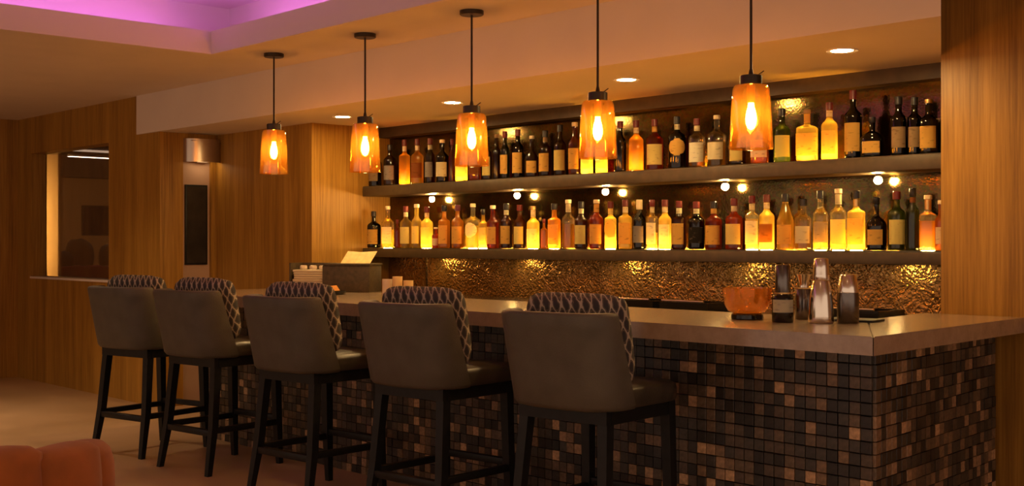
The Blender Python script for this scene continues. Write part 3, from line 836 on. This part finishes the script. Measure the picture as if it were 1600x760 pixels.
# ================================================================= THINGS ON THE COUNTER
def lathe_thing(name, parts, label, cat, loc):
    t = thing(name, label, cat, loc)
    for pn, prof, mat in parts:
        bm = bmesh.new(); lathe(bm, prof, 32)
        obj(pn, bm, mat, t, True)
    return t
Z = CZ + 0.0005
t = thing('glass_bowl', 'amber glass bowl on a dark foot on the counter', 'bowl', (-3.09, 4.27, Z))
bm = bmesh.new()
rings = []
for r_, z_ in [(0.060, 0.026), (0.082, 0.036), (0.097, 0.062), (0.103, 0.10), (0.108, 0.135), (0.105, 0.135), (0.099, 0.10), (0.092, 0.064), (0.078, 0.040), (0.02, 0.031)]:
    rings.append([bm.verts.new((r_*math.cos(2*PI*i/36), r_*math.sin(2*PI*i/36), z_)) for i in range(36)])
for a_, b_ in zip(rings, rings[1:]):
    for i in range(36): bm.faces.new((a_[i], a_[(i+1) % 36], b_[(i+1) % 36], b_[i]))
bm.faces.new(rings[-1]); bm.faces.new(rings[0][::-1])
obj('bowl', bm, 'bowl_glass', t, True)
bm = bmesh.new(); lathe(bm, [(0.066, 0), (0.070, 0.003), (0.068, 0.020), (0.060, 0.0255)], 32); obj('foot', bm, 'black_gloss', t, True)

t = thing('liqueur_bottle', 'bottle with dark smoky cylinder top and white label on the counter', 'bottle', (-2.863, 4.204, Z))
bm = bmesh.new(); lathe(bm, [(0.042, 0), (0.044, 0.004), (0.044, 0.100), (0.040, 0.112), (0.034, 0.118)], 28); obj('glass_body', bm, 'g_black', t, True)
bm = bmesh.new(); lathe(bm, [(0.031, 0.118), (0.0315, 0.12), (0.0315, 0.235), (0.029, 0.239)], 28); obj('cap', bm, 'dark_steel', t, True)
bm = bmesh.new(); lathe(bm, [(0.0335, 0.117), (0.034, 0.119), (0.034, 0.124)], 28); obj('collar', bm, 'cap_gold', t, True)
bm = bmesh.new(); g = [[bm.verts.new((0.0448*math.cos(a), 0.0448*math.sin(a), z_)) for a in [-0.9-1.15+2.3*i/12+0.0 for i in range(13)]] for z_ in (0.042, 0.095)]
for i in range(12): bm.faces.new((g[0][i], g[0][i+1], g[1][i+1], g[1][i]))
obj('label', bm, 'l_white', t, True)
lathe_thing('cocktail_shaker', [('body', [(0.050, 0), (0.052, 0.004), (0.052, 0.03), (0.046, 0.11), (0.036, 0.168), (0.032, 0.176)], 'steel'),
    ('strainer_top', [(0.034, 0.176), (0.036, 0.180), (0.0335, 0.200), (0.032, 0.225), (0.030, 0.262), (0.027, 0.267)], 'steel')],
    'tallest steel cocktail shaker with cap on the counter', 'shaker', (-2.732, 4.286, Z))
lathe_thing('cocktail_shaker', [('body', [(0.041, 0), (0.044, 0.004), (0.045, 0.10), (0.043, 0.125)], 'dark_steel'),
    ('cup', [(0.044, 0.125), (0.0445, 0.128), (0.034, 0.196), (0.030, 0.200)], 'steel')],
    'shorter steel shaker right of the tallest one on the counter', 'shaker', (-2.655, 4.365, Z))
lathe_thing('bar_jigger', [('lower_cup', [(0.037, 0), (0.039, 0.004), (0.040, 0.128), (0.038, 0.131)], 'dark_steel'),
    ('rim', [(0.041, 0.1312), (0.041, 0.136)], 'cap_gold'), ('upper_cup', [(0.022, 0.136), (0.020, 0.15), (0.026, 0.172), (0.033, 0.194)], 'steel')],
    'bell topped steel cup behind the tallest shaker', 'jigger', (-2.921, 4.448, Z))
bm = bmesh.new(); box(bm, -0.12, 0.10, -0.07, 0.07, 0, 0.009); bevel(bm, 0.003)
o = obj('bar_mat', bm, 'black_matte', None, True, (-2.70, 4.50, Z), 0.15)
tag(o, 'small black rubber bar mat behind the steel shakers', 'bar mat')
# trays and rails on the back counter
ZB = 0.9305
for k, (x, w_, lbl) in enumerate(((-4.36, 0.30, 'black bar tray on the work counter left of the amber bowl'), (-4.0, 0.32, 'black bar tray on the work counter behind the amber bowl'), (-3.03, 0.34, 'black bar tray on the work counter near the right wall'))):
    t = thing('bar_tray', lbl, 'tray', (x, 5.08, ZB))
    boxo('base', (-w_/2, w_/2, -0.12, 0.12, 0, 0.012), 'black_gloss', t)
    for d in ((-w_/2, w_/2, -0.12, -0.108), (-w_/2, w_/2, 0.108, 0.12), (-w_/2, -w_/2+0.012, -0.108, 0.108), (w_/2-0.012, w_/2, -0.108, 0.108)):
        boxo('side', (*d, 0.0122, 0.055), 'black_gloss', t)
    bm = bmesh.new(); tube(bm, (-w_/2+0.02, -0.125, 0.062), (w_/2-0.02, -0.125, 0.062), 0.006); obj('rail', bm, 'steel', t, True)
# left end of the counter: napkin holder, till box, open menu, tray, votive cups
t = thing('napkin_holder', 'dark napkin caddy filled with pale paper napkins at the far counter end', 'caddy', (-7.10, 4.70, Z), 0.5)
boxo('tray', (-0.14, 0.14, -0.09, 0.09, 0, 0.012), 'dark_box', t)
boxo('side', (-0.14, -0.13, -0.09, 0.09, 0.0122, 0.19), 'dark_box', t)
boxo('back', (-0.13, 0.14, 0.08, 0.09, 0.0122, 0.19), 'dark_box', t)
for j in range(8):
    a = random.uniform(-0.008, 0.008)
    boxo('napkin', (-0.112+a, 0.118+a, -0.085, 0.07, 0.0125+j*0.0165, 0.0125+j*0.0165+0.0145), 'paper', t, 0.003)
for j in range(3):
    bm = bmesh.new(); lathe(bm, [(0.02, 0.1455), (0.027, 0.150), (0.026, 0.168), (0.018, 0.172)], 14)
    obj('cup_lid', bm, 'ceramic', t, True, (-0.07+j*0.075, -0.01, 0))
t = thing('till_box', 'dark box like cash drawer at the far counter end', 'box', (-6.66, 4.72, Z), 0.55)
boxo('body', (-0.17, 0.17, -0.11, 0.11, 0, 0.178), 'dark_box', t, 0.004)
boxo('lid', (-0.175, 0.175, -0.115, 0.115, 0.1785, 0.192), 'dark_box', t, 0.002)
t = thing('open_menu', 'yellow open menu propped on the dark till box', 'menu', (-6.64, 4.75, Z+0.1925), 0.62)
for s, a0 in ((-1, 0), (1, 0)):
    bm = bmesh.new()
    hexa(bm, [(0, -0.04, 0), (s*0.105, -0.045, 0.0), (s*0.105, -0.042, 0.0), (0, -0.037, 0.0)], [(0.012, 0.045, 0.075), (s*0.105+0.025, 0.035, 0.082), (s*0.105+0.025, 0.038, 0.082), (0.012, 0.048, 0.075)])
    obj('page', bm, 'paper_yellow', t)
t = thing('napkin_tray', 'small black tray with orange napkin on the counter by the till', 'tray', (-6.42, 4.36, Z), 0.4)
bm = bmesh.new(); lathe(bm, [(0.10, 0), (0.125, 0.008), (0.128, 0.022), (0.122, 0.022), (0.10, 0.010)], 30, dep=0.7); obj('dish', bm, 'black_gloss', t, True)
bm = bmesh.new(); hexa(bm, [(-0.09, -0.03, 0.024), (0.05, -0.06, 0.024), (0.08, 0.02, 0.024), (-0.05, 0.04, 0.024)], [(-0.06, -0.02, 0.030), (0.04, -0.04, 0.055), (0.06, 0.01, 0.058), (-0.04, 0.03, 0.030)]); obj('napkin', bm, 'napkin_orange', t)
for k, (u, yy, h_, mt, lb) in enumerate(((605, 4.50, 0.104, 'ceramic', 'pale votive cup, leftmost of three on the counter'), (621, 4.52, 0.122, 'wax', 'tallest yellow votive candle, middle of three on the counter'), (638, 4.55, 0.098, 'wax', 'short yellow votive candle, rightmost of three on the counter'))):
    x, y, d = at_Y(u, yy)
    t = thing('votive_candle', lb, 'candle', (x, y, Z), 0, 'votive candles on the counter')
    bm = bmesh.new(); lathe(bm, [(0.027, 0), (0.030, 0.003), (0.0315, h_), (0.028, h_), (0.026, h_-0.012)], 20); obj('cup', bm, mt, t, True)
    bm = bmesh.new(); tube(bm, (0, 0, h_-0.014), (0.002, 0, h_-0.002), 0.0014, 6); obj('wick', bm, 'black_matte', t)

# ================================================================= PIER: sconce and picture
t = thing('wall_sconce', 'brushed metal box wall light above the narrow dark picture', 'wall light', (-8.77, 4.735, 1.95))
bm = bmesh.new(); hs = []
n = 14
for z_ in (0.0, 0.185):
    ring = []
    for i in range(n+1):
        a = PI*i/n; ring.append((0.002+0.10*math.sin(a)**0.7, -0.16*math.cos(a)))
    hs.append([bm.verts.new((x, y, z_)) for x, y in ring] + [bm.verts.new((x*0.94-0.001 if x > 0.01 else x, y*0.97, z_)) for x, y in ring[::-1]])
for i in range(len(hs[0])):
    j = (i+1) % len(hs[0]); bm.faces.new((hs[0][i], hs[0][j], hs[1][j], hs[1][i]))
for r_ in hs:
    for i in range(n): bm.faces.new((r_[i], r_[i+1], r_[2*n-i], r_[2*n+1-i]))
obj('shade', bm, 'sconce_metal', t, True)
boxo('lamp', (0.02, 0.07, -0.06, 0.06, 0.01, 0.03), 'e_sconce', t)
boxo('top_plate', (0.002, 0.085, -0.13, 0.13, 0.165, 0.17), 'sconce_metal', t)
boxo('bracket', (0.0005, 0.02, -0.05, 0.05, 0.0, 0.10), 'dark_steel', t)
t = thing('narrow_picture', 'tall narrow dark framed picture in the pale wall slot', 'picture', (-8.80, 4.70, 1.125))
boxo('frame', (0.0005, 0.016, -0.098, 0.098, 0, 0.645), 'black_wood', t, 0.002)
boxo('print', (0.0165, 0.018, -0.084, 0.084, 0.015, 0.63), 'print_dark', t)

# ================================================================= BEYOND THE WINDOW
t = thing('ceiling_line_light', 'slim bright ceiling strip light in the room beyond the window', 'light', (-13.6, 5.9, 2.30))
boxo('housing', (-0.03, 0.03, -0.25, 0.6, 0.006, 0.03), 'paint', t)
boxo('diffuser', (-0.025, 0.025, -0.25, 0.6, 0.0, 0.0055), 'e_line', t)
for yy in (-0.2, 0.5):
    bm = bmesh.new(); tube(bm, (0, yy, 0.03), (0, yy, ZC+0.06-2.30), 0.004, 6); obj('hanger', bm, 'dark_steel', t)
t = thing('tube_lamp', 'upright warm tube lamp lighting the pale partition beyond the window', 'lamp', (-12.62, 4.64, 0))
bm = bmesh.new(); tube(bm, (0, 0, 0.9), (0, 0, 2.0), 0.018); obj('tube', bm, 'e_room', t, True)
bm = bmesh.new(); lathe(bm, [(0.07, 0), (0.07, 0.02), (0.012, 0.03), (0.012, 0.899)], 16); obj('stand', bm, 'dark_bronze', t, True)
t = thing('wall_screen', 'dark wall mounted screen in the room beyond the window', 'screen', (-15.5, 6.95, 1.40))
boxo('bezel', (0.001, 0.05, -0.34, 0.5, 0, 0.40), 'black_matte', t, 0.004)
boxo('display', (0.0505, 0.054, -0.32, 0.48, 0.02, 0.38), 'black_gloss', t)
t = thing('side_table', 'high table under a red cloth beyond the window', 'table', (-13.2, 5.65, 0))
boxo('cloth', (-0.35, 0.35, -0.5, 0.6, 0.60, 1.04), 'red_cloth', t, 0.02)
for sx_ in (-0.3, 0.3):
    for sy_ in (-0.42, 0.52): boxo('leg', (sx_-0.025, sx_+0.025, sy_-0.025, sy_+0.025, 0, 0.60), 'black_wood', t)
for k, (x, y, a, w_, h_, lb) in enumerate(((-13.1, 5.36, 1.4, 0.30, 0.16, 'low grey green bundle on the red cloth, left beyond the window'), (-13.32, 5.66, 1.5, 0.34, 0.30, 'largest grey green bundle on the red cloth beyond the window'), (-13.1, 5.92, 0.5, 0.24, 0.25, 'upright grey bag on the red cloth, right beyond the window'))):
    bm = bmesh.new(); bmesh.ops.create_icosphere(bm, subdivisions=3, radius=1.0)
    for v_ in bm.verts:
        c = v_.co; f = 1+0.14*math.sin(5*c.x+k)*math.cos(4*c.y+2*k)
        c.x *= w_*0.5*f; c.y *= 0.11*f; c.z = max(-0.45, c.z)*h_*0.68*f
    zmin = min(v_.co.z for v_ in bm.verts)
    for v_ in bm.verts: v_.co.z -= zmin
    o = obj('cloth_bundle', bm, 'grey_cloth', None, True, (x, y, 1.0405), a)
    tag(o, lb, 'bundle', 'bundles on the red table')

# ================================================================= ORANGE CHAIR IN THE FOREGROUND
fx, fy = -3.30, 1.02
rz = TH + math.radians(8)
ch = thing('lounge_chair', 'rust orange velvet tub chair with channel tufted back in the foreground', 'chair', (fx, fy, 0), rz)
boxo('base', (-0.30, 0.30, -0.26, 0.30, 0.13, 0.26), 'velvet', ch, 0.03)
bm = bmesh.new(); box(bm, -0.29, 0.29, -0.22, 0.34, 0.265, 0.42); bevel(bm, 0.045, 4); obj('seat', bm, 'velvet', ch, True)
for sx_ in (-0.24, 0.24):
    for sy_ in (-0.2, 0.24):
        bm = bmesh.new(); lathe(bm, [(0.014, 0), (0.02, 0.002), (0.026, 0.13)], 12); obj('leg', bm, 'black_wood', ch, True, (sx_, sy_, 0))
NCH = 7
for i in range(NCH):
    a = math.radians(-100 + 200*i/(NCH-1))
    rr = 0.36; cx2, cy2 = rr*math.sin(a), -rr*math.cos(a) + 0.05
    top = 0.808 - 0.10*abs(math.sin(a/2))**2.2
    bm = bmesh.new()
    wd = rr*math.radians(200/(NCH-1))*0.62
    rings = []
    for z_, k in ((0.20, 0.86), (0.22, 0.97), (0.40, 1.0), (top-0.10, 1.0), (top-0.055, 0.97), (top-0.022, 0.84), (top-0.006, 0.62), (top, 0.3)):
        ring = []
        for j in range(18):
            b_ = 2*PI*j/18; c, s_ = math.cos(b_), math.sin(b_); q = (abs(c)**2.6+abs(s_)**2.6)**(-1/2.6)
            ring.append(bm.verts.new((wd*c*q*(k if z_ < top-0.03 else min(1, k+0.18)), 0.075*s_*q*k, z_)))
        rings.append(ring)
    for a_, c_ in zip(rings, rings[1:]):
        for j in range(18): bm.faces.new((a_[j], a_[(j+1) % 18], c_[(j+1) % 18], c_[j]))
    bm.faces.new(rings[0][::-1]); bm.faces.new(rings[-1])
    obj('channel', bm, 'velvet', ch, True, (cx2, cy2, 0), a, ang=80)
